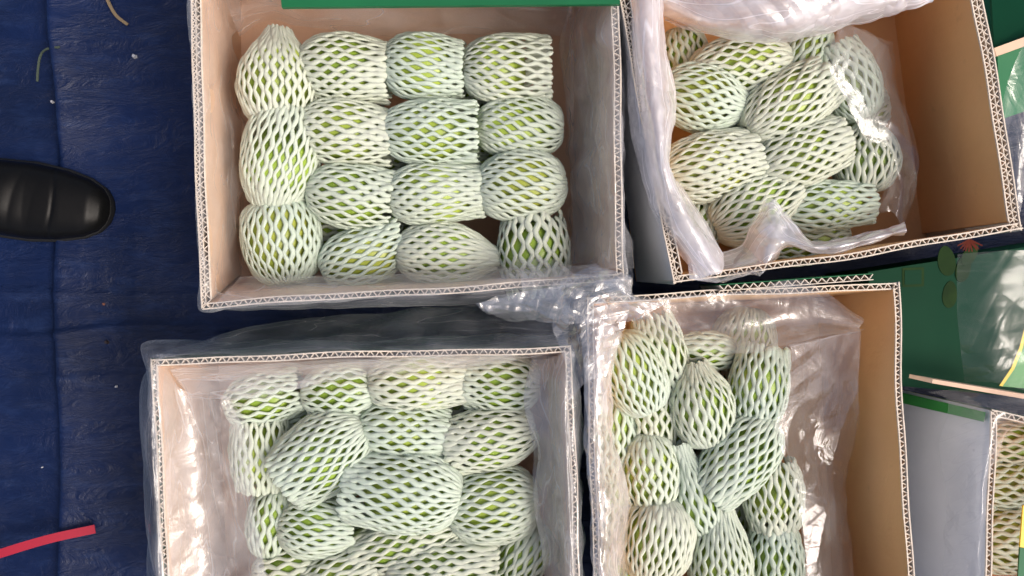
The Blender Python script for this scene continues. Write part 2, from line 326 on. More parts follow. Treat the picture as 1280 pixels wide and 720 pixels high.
S1 = [(.0068, .0098)]
D1 = [(.0045, .006), (.0065, .0098)]
RZ = .22
c1 = carton('mango_carton', 'upper left open carton of netted mangoes in tidy rows, green flap over its back', 'carton',
    [(234, -70), (771, -74), (781, 351), (252, 386)], [(292, -8), (725, -8), (722, 350), (292, 352)], RZ, .004,
    [dict(layers=S1, inner=KRAFT_PALE), dict(layers=[(.008, .0098)], inner=KRAFT_PALE, outer=WHITEB), dict(layers=S1, inner=KRAFT_PALE), dict(layers=D1, inner=KRAFT_PALE)], seed=1)
c2 = carton('mango_carton', 'tilted open carton at upper right with bare brown wall and loose shiny plastic', 'carton',
    [(768, -38), (1216, -70), (1280, 288), (841, 356)], [(752, 0), (1122, -32), (1164, 303), (795, 352)], RZ, .004,
    [dict(layers=S1), dict(layers=[(.006, .0095), (.0065, .0088)], outer=WHITEB, wob=.0025), dict(layers=S1, wob=.0028), dict(layers=D1, outer=WHITEB)], seed=2)
c3 = carton('mango_carton', 'lower left open carton beside the blue tarp, plastic over its peach left wall', 'carton',
    [(190, 448), (714, 432), (728, 800), (206, 812)], [(268, 438), (690, 428), (700, 760), (280, 770)], RZ, .004,
    [dict(layers=S1, inner=KRAFT_PALE), dict(layers=S1, inner=KRAFT_PALE), dict(layers=S1), dict(layers=S1, inner=KRAFT_PALE)], seed=3)
c4 = carton('mango_carton', 'lower centre open carton with bare orange brown right wall and mangoes on end', 'carton',
    [(733, 372), (1122, 352), (1146, 800), (744, 806)], [(735, 378), (1026, 366), (1048, 760), (742, 766)], RZ, .004,
    [dict(layers=S1), dict(layers=[(.007, .0088)], wob=.0022, outer=WHITEB), dict(layers=S1), dict(layers=S1, outer=WHITEB)], seed=4)
c6 = carton('mango_carton', 'open carton at the lower right corner, white outside, with shaded mangoes', 'carton',
    [(1238, 513), (1560, 585), (1500, 930), (1224, 900)], [(1112, 484), (1380, 540), (1330, 800), (1108, 780)], RZ, .004,
    [dict(layers=S1, outer=GREENL), dict(layers=S1), dict(layers=S1), dict(layers=S1, outer=WHITEB)], seed=6)

g1 = MB()
def onwall(px, py, n=(-.004, 0, .002)):   # point of the corner carton's left outer wall seen at a pixel
    a, b, c_ = P(1238, 513, RZ), P(1224, 900, RZ), P(1112, 484, .004); nn = np.cross(b-a, c_-a); o_ = np.array([0, 0, CZ]); d_ = P(px, py, 0)-o_
    return o_+d_*(np.dot(a-o_, nn)/np.dot(d_, nn))+np.array(n)
g1.grid(np.array([[onwall(1128, 490), onwall(1235.5, 515)], [onwall(1128, 503), onwall(1233, 527)]])); g1.build('green_band', GREENL, c6[0], False, c6[3])
# flap of the first carton, folded in over its back edge
def slab(pts, th, name, m, parent, off=(0, 0, 0), smooth=False):
    pts = np.array(pts, float); b = MB(); b.box([*(pts-[0, 0, th]), *pts]); return b.build(name, m, parent, smooth, off)
fl = slab([P(352, 9, .238), P(775, 5, .236), P(772, -72, .226), P(345, -72, .226)], .006, 'flap', GREENB, c1[0], c1[3])
# second board flap standing outside the back wall of the fourth carton
def board_strip(root, org, a, b, th, pitch, depth, outer, inner):
    """a loose board standing on edge from a to b"""
    a = np.array(a); b = np.array(b); L = np.linalg.norm(b-a); d = (b-a)/L; n = np.array([-d[1], d[0], 0]); dn = np.array([0, 0, -depth])
    out = slab([a, b, b+n*.0009, a+n*.0009], depth, 'flap', inner, root, org)
    slab([a+n*th, b+n*th, b+n*(th+.0009), a+n*(th+.0009)], depth, 'outer_liner', outer, out, org)
    m = int(L/pitch*2); u = np.linspace(0, 1, m*4+1); x = u*m/2; tri = np.abs((x % 1)*2-1); tt = .0009+(th-.0009)*tri
    base_ = a+(b-a)*u[:, None]+n*tt[:, None]-[0, 0, .0004]; tg = np.gradient(base_, axis=0); tg /= np.linalg.norm(tg, axis=1)[:, None]
    sd = np.stack([-tg[:, 1], tg[:, 0], 0*tg[:, 0]], 1)*.0005
    f = MB(); f.grid(np.array([base_-sd+dn, base_-sd, base_+sd, base_+sd+dn]), closed_u=True); f.build('fluting', FLUTE, out, False, org)
board_strip(c4[0], c4[3], P(900, 364, .229), P(1092, 350, .229), .0062, .0088, .09, GREENB, EDGE)

# ------------------------------------------------------------------ netted mangoes
PROF = {
 'tube': [(-.5, .18), (-.492, .38), (-.455, .58), (-.38, .76), (-.27, .91), (-.1, 1), (.06, 1), (.22, .96), (.38, .89), (.5, .86)],
 'egg':  [(-.5, .16), (-.49, .40), (-.45, .60), (-.36, .80), (-.2, .96), (0, 1), (.18, .97), (.33, .83), (.44, .58), (.49, .35), (.5, .16)],
 'tip':  [(-.5, .16), (-.49, .42), (-.45, .62), (-.36, .82), (-.2, .97), (-.04, 1), (.12, .9), (.26, .68), (.38, .43), (.47, .30), (.5, .30)],
 'neck': [(-.5, .18), (-.49, .42), (-.44, .66), (-.34, .88), (-.2, 1), (-.04, .95), (.12, .72), (.26, .46), (.38, .34), (.5, .36)],
 'bell': [(-.5, .62), (-.46, .70), (-.38, .82), (-.25, .95), (-.08, 1), (.1, .98), (.26, .85), (.38, .62), (.46, .42), (.5, .28)],
 'open': [(-.5, .80), (-.42, .84), (-.3, .93), (-.1, 1), (.1, 1), (.27, .95), (.40, .88), (.5, .86)],
}
FR = {'tube': (-.04, .86), 'egg': (0, .93), 'tip': (-.12, .72), 'neck': (-.17, .62), 'bell': (.02, .84), 'open': (-.02, .80)}
def net_geo(L, W, style, g, twist=0, droop=0, bend=0, ragged=.03, flat=.93, pitch=.0071, dia=.0056, lenp=.0212):
    pr = np.array(PROF[style]); c = catmull(pr, 160); c[:, 0] *= L; c[:, 1] *= W/2
    c[:, 1] *= 1+.035*np.sin(np.linspace(0, 5, 160)+g.uniform(0, 6))
    if style in ('tube', 'open'): c[:, 1] *= 1-g.uniform(-.03, .2)*np.clip(np.linspace(-.75, 1, 160), 0, 1)**1.3
    s = np.concatenate([[0], np.cumsum(np.linalg.norm(np.diff(c, axis=0), axis=1))]); S = s[-1]
    n = max(24, int(S/lenp*7)); N = int(round(math.pi*W/pitch/2))*2
    f0, k = g.uniform(0, 1), S/lenp
    si = np.linspace(0, 1, n)[None, :].repeat(N, 0)
    end = 1-ragged*g.uniform(0, 1, (N, 1)); sta = ragged*g.uniform(0, 1, (N, 1))
    si = sta+si*(end-sta)
    x = np.interp(si*S, s, c[:, 0]); r = np.interp(si*S, s, c[:, 1])
    ph = si*k+f0+.12*np.sin(si*9+g.uniform(0, 6)); tri = np.abs((ph % 1)*2-1)*2-1; tri = np.sin(tri*math.pi/2)*.1+tri*.9
    sp = 2*math.pi*r/N; amp = np.clip(.5*(1-.48*dia/sp), .06, .42)
    i = np.arange(N)[:, None]; sign = np.where(i % 2 == 0, 1, -1)
    loose = .35*np.sin(i*2*math.pi/N*3+si*5+g.uniform(0, 6))+.2*np.sin(i*2*math.pi/N*7+si*8+g.uniform(0, 6))
    th = 2*math.pi/N*(i+amp*tri*sign+loose*.35)+twist*(si-.5)+g.uniform(0, 6)
    rr = r+dia*.2+.0007*np.sin(i*1.7+si*23)
    tb = np.clip((x/L-.22)/.28, 0, 1)**1.5*(r/W > .3); rr = rr*(1+tb*(.09*np.sin(3*th+g.uniform(0, 6))+.07*np.sin(6*th+g.uniform(0, 6))))
    cen = np.stack([x, rr*np.cos(th), rr*np.sin(th)*flat], -1)
    fat = 1+.35*np.clip((x/L-.2)/.25, 0, 1)*(r/W > .3)
    rad = np.stack([0*x, np.cos(th), np.sin(th)*flat], -1)
    # deformations
    t = np.clip(cen[..., 0]/L+.1, 0, 1)
    cen[..., 2] *= 1-.25*t*t; cen[..., 2] -= droop*t*t; cen[..., 1] += bend*t*t
    tg = np.gradient(cen, axis=1); tg /= np.linalg.norm(tg, axis=-1, keepdims=True)+1e-12
    rad = rad-(rad*tg).sum(-1, keepdims=True)*tg; rad /= np.linalg.norm(rad, axis=-1, keepdims=True)+1e-12
    sd = np.cross(tg, rad); M = 6
    a = np.arange(M)*2*math.pi/M
    wv = dia/2*(1+.10*np.sin(i*3.1+si*41)+.08*g.normal(size=(N, 1))+.22*np.sin(th*2+si*5+g.uniform(0, 6))*np.sin(si*4+g.uniform(0, 6)))
    wv = wv*fat; wv[:, 0] *= .45; wv[:, -1] *= .45
    V = cen[:, :, None, :]+wv[:, :, None, None]*(np.cos(a)[None, None, :, None]*sd[:, :, None, :]+np.sin(a)[None, None, :, None]*rad[:, :, None, :]*.62)
    I, J, K = np.meshgrid(np.arange(N), np.arange(n-1), np.arange(M), indexing='ij'); I, J, K = I.ravel(), J.ravel(), K.ravel(); K2 = (K+1) % M
    idx = lambda i_, j_, k_: (i_*n+j_)*M+k_
    Q = np.stack([idx(I, J, K), idx(I, J+1, K), idx(I, J+1, K2), idx(I, J, K2)], 1)
    return V.reshape(-1, 3), Q
def fast_mesh(name, V, Q, m):
    me = bpy.data.meshes.new(name); me.vertices.add(len(V)); me.vertices.foreach_set('co', V.ravel())
    me.loops.add(Q.size); me.loops.foreach_set('vertex_index', Q.ravel().astype(np.int32))
    me.polygons.add(len(Q)); me.polygons.foreach_set('loop_start', np.arange(0, Q.size, 4, dtype=np.int32))
    me.polygons.foreach_set('use_smooth', np.ones(len(Q), bool)); me.update(); me.validate(); me.materials.append(m); return me
def fruit_geo(L, W, g, flat=.93):
    a, b = 30, 24; v = np.linspace(0, math.pi, a); u = np.linspace(0, 2*math.pi, b, endpoint=False)
    V_, U = np.meshgrid(v, u, indexing='ij')
    x = -np.cos(V_)*L/2; r = np.sin(V_)**.86*W/2*(1-.07*np.cos(V_))
    y = r*np.cos(U)+.05*W*np.sin(V_)**2*np.cos(V_*.8); z = r*np.sin(U)*flat
    return np.stack([x, y, z], -1)
def mango(px, py, lpx, wpx, ang, z, style, where, seed, skin=None, **kw):
    """ang: direction of the sleeve's cut end in the picture, degrees counter clockwise from right"""
    g = np.random.default_rng(seed+100); kw.setdefault('droop', .004+g.uniform(0, .006)); kw.setdefault('bend', g.uniform(-.006, .006)); kw.setdefault('twist', g.uniform(-.25, .25)); k = (CZ-z-.02)/F; L = lpx*k; W = wpx*k*.97; dia = .0046
    p = P(px, py, z+.012); p[2] = z
    root = thing('netted_mango', where, 'mango', p, 'mangoes in white foam nets')
    root.rotation_euler = (0, R(kw.pop('tilt', 0)), R(ang))
    roll = g.uniform(0, 6)
    fx, fl_ = FR[style]; fl_ = kw.pop('fl', fl_); fx = kw.pop('fx', fx)
    mb = MB(); G = fruit_geo(L*fl_, W-dia*.95, g); G[..., 0] += fx*L; mb.grid(G, closed_v=True)
    fr = mb.build('fruit', FRUITS[g.integers(0, 3)] if skin is None else FRUITS[skin], root)
    V, Q = net_geo(L, W, style, g, **kw)
    link(bpy.data.objects.new('foam_net', fast_mesh('foam_net', V, Q, FOAMS[g.integers(0, 3)])), root)
    return root

ZA = .132
UL = 'in upper left carton'; LL = 'in lower left carton'; LC = 'in lower centre carton'; UR = 'in tilted carton'
M = [
 # ---- upper left carton
 (344, 92, 128, 98, 90, ZA+.004, 'tip', 'pear shaped netted mango pointing up in the back left corner '+UL, dict(skin=1, fl=.82, fx=-.07)),
 (347, 200, 142, 100, 262, ZA+.004, 'bell', 'netted mango with twisted tail, middle of left column '+UL, dict(twist=.5, bend=0, droop=.002, skin=0, fl=.72)),
 (349, 300, 112, 98, 100, ZA-.004, 'egg', 'round netted mango in the front left corner '+UL, dict(skin=2, twist=.3)),
 (429, 82, 118, 84, -3, ZA, 'tube', 'netted mango with square cut sleeve, second in back row '+UL, dict(skin=0)),
 (530, 80, 104, 88, -2, ZA+.002, 'tube', 'bright green netted mango third in back row '+UL, dict(skin=1, twist=.5)),
 (635, 83, 114, 88, 1, ZA+.003, 'tube', 'netted mango with long empty sleeve end in the back right corner '+UL, dict(skin=1, twist=.4, fl=.68, fx=-.14)),
 (431, 163, 122, 82, -5, ZA+.002, 'tube', 'netted mango with ragged sleeve end, leftmost in second row '+UL, dict(skin=1, ragged=.04)),
 (538, 163, 124, 82, 0, ZA+.006, 'tube', 'netted mango in the middle of the second row from back '+UL, dict(skin=1, twist=.15)),
 (649, 156, 110, 78, 180, ZA-.002, 'egg', 'netted mango with diagonal mesh, right end of second row '+UL, dict(skin=1, twist=1.2)),
 (438, 244, 112, 82, -7, ZA+.002, 'tube', 'netted mango with clean cut sleeve, leftmost in third row '+UL, dict(skin=0)),
 (545, 240, 124, 82, 4, ZA+.004, 'tube', 'pale netted mango in the middle of the third row '+UL, dict(skin=1)),
 (652, 230, 112, 88, 10, ZA+.003, 'egg', 'netted mango with tight slanting mesh, right end of third row '+UL, dict(skin=2, twist=1.3)),
 (455, 318, 116, 76, 22, ZA-.006, 'tube', 'slanting netted mango in the front row, second from left '+UL, dict(skin=2)),
 (561, 318, 132, 84, -4, ZA-.002, 'tip', 'netted mango with wide open mesh, third in front row '+UL, dict(skin=0, fl=.78, fx=-.08)),
 (668, 318, 112, 92, 95, ZA-.006, 'open', 'netted mango with frayed upright sleeve loops in the front right corner '+UL, dict(skin=0, ragged=.12, pitch=.0092)),
 # ---- upper right carton
 (930, 79, 122, 68, 10, ZA-.018, 'egg', 'netted mango at the back under the shiny plastic fold '+UR, dict(skin=1)),
 (1010, 66, 80, 54, 60, ZA-.03, 'egg', 'small glimpse of a netted mango behind the shiny plastic fold '+UR, dict(skin=1)),
 (857, 68, 70, 60, 100, ZA-.05, 'egg', 'shaded netted mango deep in the back left corner '+UR, dict(skin=0)),
 (1066, 98, 96, 68, 115, ZA-.028, 'tube', 'netted mango blurred by plastic in the back right corner '+UR, dict(skin=0)),
 (888, 121, 112, 80, -12, ZA-.012, 'tip', 'netted mango with pointed gathered end beside the left wall, second from back '+UR, dict(skin=2)),
 (988, 128, 118, 80, 35, ZA-.008, 'tube', 'netted mango lying uphill to the right in the middle '+UR, dict(skin=1)),
 (892, 206, 122, 84, 14, ZA-.006, 'tube', 'large netted mango with a yellow blush beside the left wall '+UR, dict(skin=2)),
 (1005, 191, 118, 76, 22, ZA-.01, 'tube', 'netted mango with narrow mesh in front of the uphill one '+UR, dict(skin=1)),
 (1088, 190, 88, 78, 85, ZA-.03, 'tip', 'netted mango with an upright net sprig under plastic '+UR, dict(skin=0)),
 (946, 256, 112, 84, 30, ZA-.014, 'tube', 'dark green netted mango under the pointed plastic tip '+UR, dict(skin=0)),
 (1040, 256, 112, 62, 5, ZA-.018, 'tube', 'slim netted mango near the front wall '+UR, dict(skin=1)),
 (880, 279, 60, 50, 70, ZA-.03, 'open', 'loose net end of a mango in the front left corner '+UR, dict(skin=0, ragged=.12)),
 (908, 152, 76, 40, 10, ZA-.045, 'egg', 'half hidden netted mango between the two beside the left wall '+UR, dict(skin=0)),
 (1010, 300, 110, 56, 8, ZA-.045, 'egg', 'netted mango under clear plastic along the front wall '+UR, dict(skin=1)),
 # ---- lower left carton
 (328, 500, 96, 64, 15, ZA-.006, 'tube', 'netted mango partly under plastic in the back left corner '+LL, dict(skin=0)),
 (424, 492, 92, 64, 3, ZA+.002, 'egg', 'netted mango in the back row, second from left '+LL, dict(skin=0)),
 (524, 480, 122, 74, 2, ZA+.006, 'tube', 'netted mango third in back row '+LL, dict(skin=1)),
 (626, 480, 92, 72, 178, ZA+.004, 'tube', 'netted mango in the back right corner '+LL, dict(skin=0)),
 (378, 520, 70, 44, 5, ZA-.035, 'egg', 'half hidden netted mango behind the large tilted one '+LL, dict(skin=0)),
 (322, 570, 92, 74, 270, ZA-.012, 'open', 'netted mango along the left side, second from back '+LL, dict(skin=1)),
 (403, 570, 120, 100, 215, ZA+.010, 'tube', 'large tilted netted mango, sleeve pointing down left '+LL, dict(skin=0)),
 (505, 541, 112, 72, -4, ZA+.006, 'tube', 'pale netted mango in the second row, third from left '+LL, dict(skin=1)),
 (611, 550, 114, 78, 195, ZA+.008, 'tube', 'netted mango with frayed left end by the right wall '+LL, dict(skin=0, ragged=.06, twist=.5)),
 (570, 512, 70, 46, 30, ZA-.04, 'egg', 'shaded netted mango in the gap between back row and second row '+LL, dict(skin=0)),
 (501, 616, 144, 98, 176, ZA+.018, 'tube', 'biggest netted mango lying on top in the middle '+LL, dict(skin=1, twist=.3, fl=.8, fx=-.08)),
 (616, 634, 108, 92, 8, ZA+.006, 'egg', 'round netted mango with open mesh by the right wall '+LL, dict(skin=1, pitch=.0072)),
 (340, 656, 84, 66, 80, ZA-.016, 'egg', 'netted mango along the left side beside the plastic edge '+LL, dict(skin=0, pitch=.0074)),
 (396, 661, 94, 74, 5, ZA-.004, 'tube', 'pale closed net mango left of the biggest one '+LL, dict(skin=0, twist=.6)),
 (506, 682, 142, 70, 196, ZA-.006, 'tube', 'netted mango peeking out from under the biggest one '+LL, dict(skin=0)),
 (590, 585, 70, 60, 10, ZA-.045, 'egg', 'dark green netted mango in gap right of biggest one '+LL, dict(skin=0)),
 (358, 718, 84, 56, 10, ZA-.01, 'egg', 'leftmost mango at the bottom edge of the photo '+LL, dict(skin=0, pitch=.0074)),
 (418, 728, 110, 62, 25, ZA-.002, 'tube', 'netted mango at the bottom edge of the photo with slanting net '+LL, dict(skin=1)),
 (556, 716, 138, 76, 4, ZA+.004, 'tube', 'netted mango with cut sleeve, bottom edge below biggest one '+LL, dict(skin=0)),
 (652, 700, 88, 66, 60, ZA-.012, 'egg', 'bottom edge netted mango beside the right wall '+LL, dict(skin=0)),
 # ---- lower centre carton
 (793, 468, 100, 76, 115, ZA+.014, 'egg', 'netted mango partly veiled by plastic in the back left corner '+LC, dict(skin=1, twist=.5)),
 (828, 442, 96, 60, 285, ZA-.008, 'open', 'netted mango with long straight sleeve behind the veiled one '+LC, dict(skin=0)),
 (884, 440, 72, 46, 0, ZA-.02, 'egg', 'netted mango under the plastic roll at the back '+LC, dict(skin=0)),
 (880, 505, 104, 78, 100, ZA+.008, 'tip', 'netted mango with knotted net end at its top '+LC, dict(skin=0, fl=.8, fx=-.08)),
 (952, 484, 104, 74, 80, ZA+.002, 'tube', 'netted mango with wide open mesh in the back right corner '+LC, dict(skin=0, pitch=.0074)),
 (816, 520, 80, 64, 270, ZA-.012, 'open', 'netted mango below the veiled one '+LC, dict(skin=0)),
 (768, 548, 110, 60, 90, ZA-.006, 'egg', 'netted mango under milky plastic along the left wall, upper '+LC, dict(skin=0)),
 (813, 592, 90, 72, 95, ZA+.006, 'egg', 'open meshed bright green mango in the left half '+LC, dict(skin=1, pitch=.0075)),
 (869, 612, 118, 58, 106, ZA+.004, 'neck', 'slim empty looking net with an open mouth on top '+LC, dict(skin=0, droop=-.02)),
 (926, 576, 122, 82, 232, ZA+.010, 'tube', 'netted mango lying across with its cut sleeve down left '+LC, dict(skin=0)),
 (970, 622, 88, 70, 275, ZA-.004, 'open', 'netted mango by the right side plastic '+LC, dict(skin=1)),
 (823, 678, 100, 88, 80, ZA+.014, 'egg', 'dense pale net round mango with a brown spot, lower left '+LC, dict(skin=1, pitch=.0060)),
 (904, 690, 150, 76, 90, ZA+.008, 'neck', 'netted mango with a long gathered neck pointing up '+LC, dict(skin=1, pitch=.0068)),
 (972, 700, 84, 66, 92, ZA-.006, 'open', 'netted mango at the bottom edge beside the right side plastic '+LC, dict(skin=0)),
 (772, 632, 90, 58, 85, ZA-.01, 'egg', 'netted mango under milky plastic along the left wall, middle '+LC, dict(skin=0)),
 (785, 708, 84, 58, 110, ZA-.012, 'egg', 'netted mango at the bottom edge in the lower left '+LC, dict(skin=1, pitch=.0074)),
 (940, 540, 70, 50, 20, ZA-.035, 'egg', 'netted mango glimpsed behind the lying one '+LC, dict(skin=0)),
 # ---- lower right corner carton
 (1268, 558, 96, 60, 0, ZA-.1, 'tube', 'shaded netted mango at the back of the corner carton', dict(skin=0)),
 (1272, 604, 100, 66, 3, ZA-.095, 'open', 'shaded netted mango in the middle of the corner carton', dict(skin=2)),
 (1262, 676, 96, 84, 5, ZA-.09, 'egg', 'shaded open meshed mango at the front of the corner carton', dict(skin=2, pitch=.0078)),
]
for i, (px, py, l, wd, a, z, st, lab, kw) in enumerate(M):
    gr = 1.0 if i < 15 else 1.06      # the jumbled cartons are packed tighter
    mango(px, py, l*gr, wd*gr, a, z, st, lab, i, **kw)
# mangoes of the layer beneath, glimpsed through the gaps
LOW = [(600, 125, 0, 'back middle'), (505, 205, 0, 'left of centre'), (420, 125, 0, 'back left'), (415, 292, 0, 'front left'), (590, 200, 0, 'centre'), (500, 285, 0, 'front middle'), 
       (960, 165, 1, 'middle'), (1060, 140, 1, 'right hand'), (900, 250, 1, 'left hand'),
       (450, 530, 2, 'back'), (560, 600, 2, 'right hand'), (380, 625, 2, 'left hand'), (460, 690, 2, 'front'),
       (850, 560, 3, 'middle'), (920, 630, 3, 'right hand'), (855, 650, 3, 'front'), (930, 440, 3, 'back'), (800, 560, 3, 'left hand')]
for i, (px, py, b, s) in enumerate(LOW):
    wh = (UL, UR, LL, LC)[b]
    mango(px, py, 112, 84, [0, 20, 5, 80][b], .062, 'egg', 'lower layer netted mango in the dark '+s+' gap '+wh, 200+i, skin=0, pitch=.007)

# ------------------------------------------------------------------ plastic film
def sheet_pts(rows, nu, nv, seed, lam, amp, closed=False, octv=2):
    """rows: list of rows, each a list of (px,py,z); lofted, then crumpled along the normal"""
    C = np.array([[P(*p) for p in r] for r in rows])
    C = catmull(C, nv); C = np.swapaxes(catmull(np.swapaxes(C, 0, 1), nu, closed), 0, 1)
    return crump(C, seed, lam, amp, closed, octv)
def layers(b, rows, nu, nv, seed, lam, amp):
    b.grid(sheet_pts(rows, nu, nv, seed, lam, amp))
    k = len(rows); g = np.random.default_rng(seed+500)
    r2 = [[(x+g.normal()*3.5, y+g.normal()*3.5, z-.006) for x, y, z in r] for r in rows]
    b.grid(sheet_pts(r2, nu, nv, seed+500, lam*.8, amp*.8))
def crump(C, seed, lam, amp, closed=False, octv=2):
    du = (np.roll(C, -1, 1)-np.roll(C, 1, 1)) if closed else np.gradient(C, axis=1)
    dv = np.gradient(C, axis=0); n = np.cross(du, dv); n /= np.linalg.norm(n, axis=-1, keepdims=True)+1e-12
    h = crumple(C.reshape(-1, 3), seed, lam, amp, octv).reshape(C.shape[:2])
    return C+n*h[..., None]
def along(q, u):
    """point at perimeter parameter u in [0,4) of a quad"""
    i = np.floor(u).astype(int) % 4; f = (u-np.floor(u))[:, None]
    return q[i]*(1-f)+q[(i+1) % 4]*f
def ring(mb, c, seed, prof, nu=420, nv=46, lam=.04, amp=.002, pleat=.004):
    """liner lying against the inside of the walls and turned over the rim: prof is a list of (inset, z)"""
    _, rq, bq, org = c; n = 48; u = np.arange(n)/n*4.0
    g = np.random.default_rng(seed); rows = []
    cr = rq.mean(0); cb = bq.mean(0)
    for (ins, z) in prof:
        v = min(1, (z-.004)/(RZ-.004)); q = bq*(1-v)+rq*v; cc = cb*(1-v)+cr*v
        # inset towards the centre with rounded corners
        qq = np.array([q[i]+np.array([-np.sign(q[i][0]-cc[0]), -np.sign(q[i][1]-cc[1]), 0])*ins for i in range(4)])
        p = along(qq, u); jit = g.normal(size=n)*.25*abs(ins); jz = g.normal(size=n)*.006*(0 if ins == 0 or abs(z-RZ) < .012 else 1)
        d = p-cc; d[:, 2] = 0; d /= np.linalg.norm(d, axis=1)[:, None]
        p = p-d*jit[:, None]; p[:, 2] = z+jz; rows.append(p)
    C = np.array(rows); C = catmull(C, nv); C = np.swapaxes(catmull(np.swapaxes(C, 0, 1), nu, True), 0, 1)
    # vertical pleats, strongest low inside and outside
    ph = np.linspace(0, 4, nu, endpoint=False); pl = sum(np.abs(((ph*f+o) % 1)*2-1)*a for f, o, a in ((5.3, .2, .5), (9.7, .6, .3), (23.1, .1, .15)))
    wgt = np.abs(np.linspace(-1, 1, nv))**.7
    cen = C.mean((0, 1)); d = C-cen; d[..., 2] = 0; d /= np.linalg.norm(d, axis=-1, keepdims=True)
    C = C-d*(pl[None, :]*wgt[:, None]*pleat)[..., None]
    mb.grid(crump(C, seed, lam, amp, True), closed_v=True)
def bagobj(mb, mat_, label, c):
    o = mb.build('plastic_liner', mat_, None, True, off=c[3]); o.location = c[3]; tag(o, label, 'plastic bag', 'plastic liner bags'); return o
Z = RZ
# --- upper left
b = MB(); T1 = .0085
ring(b, c1, 11, [(.028, .085), (.022, .13), (.015, .18), (.011, Z-.006), (.0035, Z+.004), (-.003, Z-.004), (-.006, .17), (-.012, .11)], lam=.07, amp=.0022)
b.grid(sheet_pts([[(300, 346, .185), (400, 344, .19), (520, 343, .19), (620, 342, .195), (690, 335, .20), (745, 330, .21)],
                  [(285, 362, .215), (400, 360, .215), (520, 357, .215), (620, 352, .215), (700, 348, .22), (760, 342, .22)],
                  [(268, 382, .226), (400, 376, .226), (520, 371, .226), (620, 366, .227), (700, 360, .228), (780, 352, .228)],
                  [(262, 389, .20), (400, 386, .19), (520, 383, .19), (620, 380, .19), (700, 374, .20), (785, 366, .20)]], 260, 50, 12, .03, .002))
b.grid(sheet_pts([[(640, 318, .20), (690, 328, .205), (735, 340, .21), (790, 335, .22)], [(650, 345, .225), (690, 350, .235), (735, 352, .24), (792, 352, .232)],
                  [(655, 372, .225), (695, 372, .235), (740, 374, .24), (786, 372, .23)]], 120, 60, 13, .022, .006))
b.grid(sheet_pts([[(712, -10, .14), (702, 60, .135), (708, 130, .14), (712, 200, .13), (714, 270, .13), (716, 330, .14)],
                  [(728, -10, .17), (722, 60, .165), (726, 130, .165), (728, 200, .165), (734, 270, .165), (738, 330, .18)],
                  [(748, -10, .20), (742, 60, .20), (746, 130, .20), (750, 200, .20), (754, 270, .20), (758, 335, .21)],
                  [(764, -10, .224), (765, 60, .226), (766, 130, .226), (768, 200, .226), (770, 270, .226), (775, 335, .228)],
                  [(776, -10, .205), (774, 60, .20), (782, 130, .19), (780, 200, .19), (784, 270, .19), (794, 335, .205)]], 300, 90, 14, .05, .005))
b.grid(sheet_pts([[(300, 44, .12), (340, 26, .13), (400, 38, .12), (460, 46, .11), (560, 42, .12), (640, 46, .11), (705, 46, .12)],
                  [(290, 20, .15), (340, 8, .16), (400, 18, .15), (460, 14, .15), (560, 16, .15), (640, 18, .15), (712, 20, .15)],
                  [(275, -20, .19), (340, -28, .19), (400, -24, .19), (460, -24, .19), (560, -24, .19), (640, -22, .19), (730, -20, .19)]], 300, 70, 15, .05, .005))
bagobj(b, FILM, 'clear plastic liner turned over the rim of the upper left carton', c1)
# --- upper right
b = MB()
layers(b, [[(1052, 30, .20), (1040, 85, .17), (1062, 135, .15), (1085, 180, .14), (1108, 225, .14), (1100, 262, .14)],
                  [(1085, 40, .16), (1085, 90, .15), (1102, 140, .14), (1118, 185, .135), (1128, 230, .13), (1118, 268, .13)],
                  [(1108, 60, .12), (1120, 110, .12), (1132, 150, .13), (1143, 200, .15), (1143, 232, .15), (1130, 288, .13)]], 200, 70, 23, .03, .004)
bagobj(b, FILM_MILKY, 'plastic liner bunched over the mangoes by the brown wall of the tilted carton', c2)
b = MB()
layers(b, [[(780, -10, .20), (783, 80, .20), (787, 150, .20), (806, 235, .20), (835, 300, .21), (872, 348, .22)],
                  [(800, -10, .235), (803, 80, .238), (812, 150, .24), (825, 225, .24), (848, 290, .235), (885, 345, .235)],
                  [(816, -10, .235), (822, 70, .238), (832, 140, .24), (834, 205, .24), (856, 262, .24), (900, 335, .235)],
                  [(828, -10, .215), (832, 60, .215), (846, 130, .21), (838, 205, .215), (852, 240, .21), (905, 318, .21)]], 260, 70, 25, .05, .004)
layers(b, [[(826, -40, .235), (900, -40, .24), (980, -40, .25), (1060, -40, .24), (1170, -45, .23)],
                  [(828, -5, .215), (900, 6, .235), (980, 8, .25), (1060, 0, .235), (1175, -18, .225)],
                  [(830, 14, .20), (895, 32, .22), (975, 36, .235), (1050, 24, .22), (1170, -6, .22)],
                  [(832, 24, .185), (890, 44, .19), (965, 51, .20), (1045, 40, .195), (1165, 2, .215)]], 260, 80, 26, .045, .007)
layers(b, [[(850, 262, .20), (885, 312, .18), (925, 305, .17), (960, 248, .19), (990, 280, .19), (1030, 305, .20), (1132, 282, .20)],
                  [(858, 300, .22), (890, 330, .20), (930, 325, .19), (965, 290, .20), (985, 300, .205), (1035, 310, .215), (1132, 288, .21)],
                  [(868, 350, .228), (905, 350, .228), (945, 344, .229), (958, 340, .22), (982, 312, .19), (1035, 312, .19), (1130, 292, .19)]], 260, 80, 27, .035, .005)
o = b.build('plastic_fold', FILM_THICK, None, True); tag(o, 'shiny white plastic fold over the left and back of the tilted carton', 'plastic bag', 'plastic liner bags')
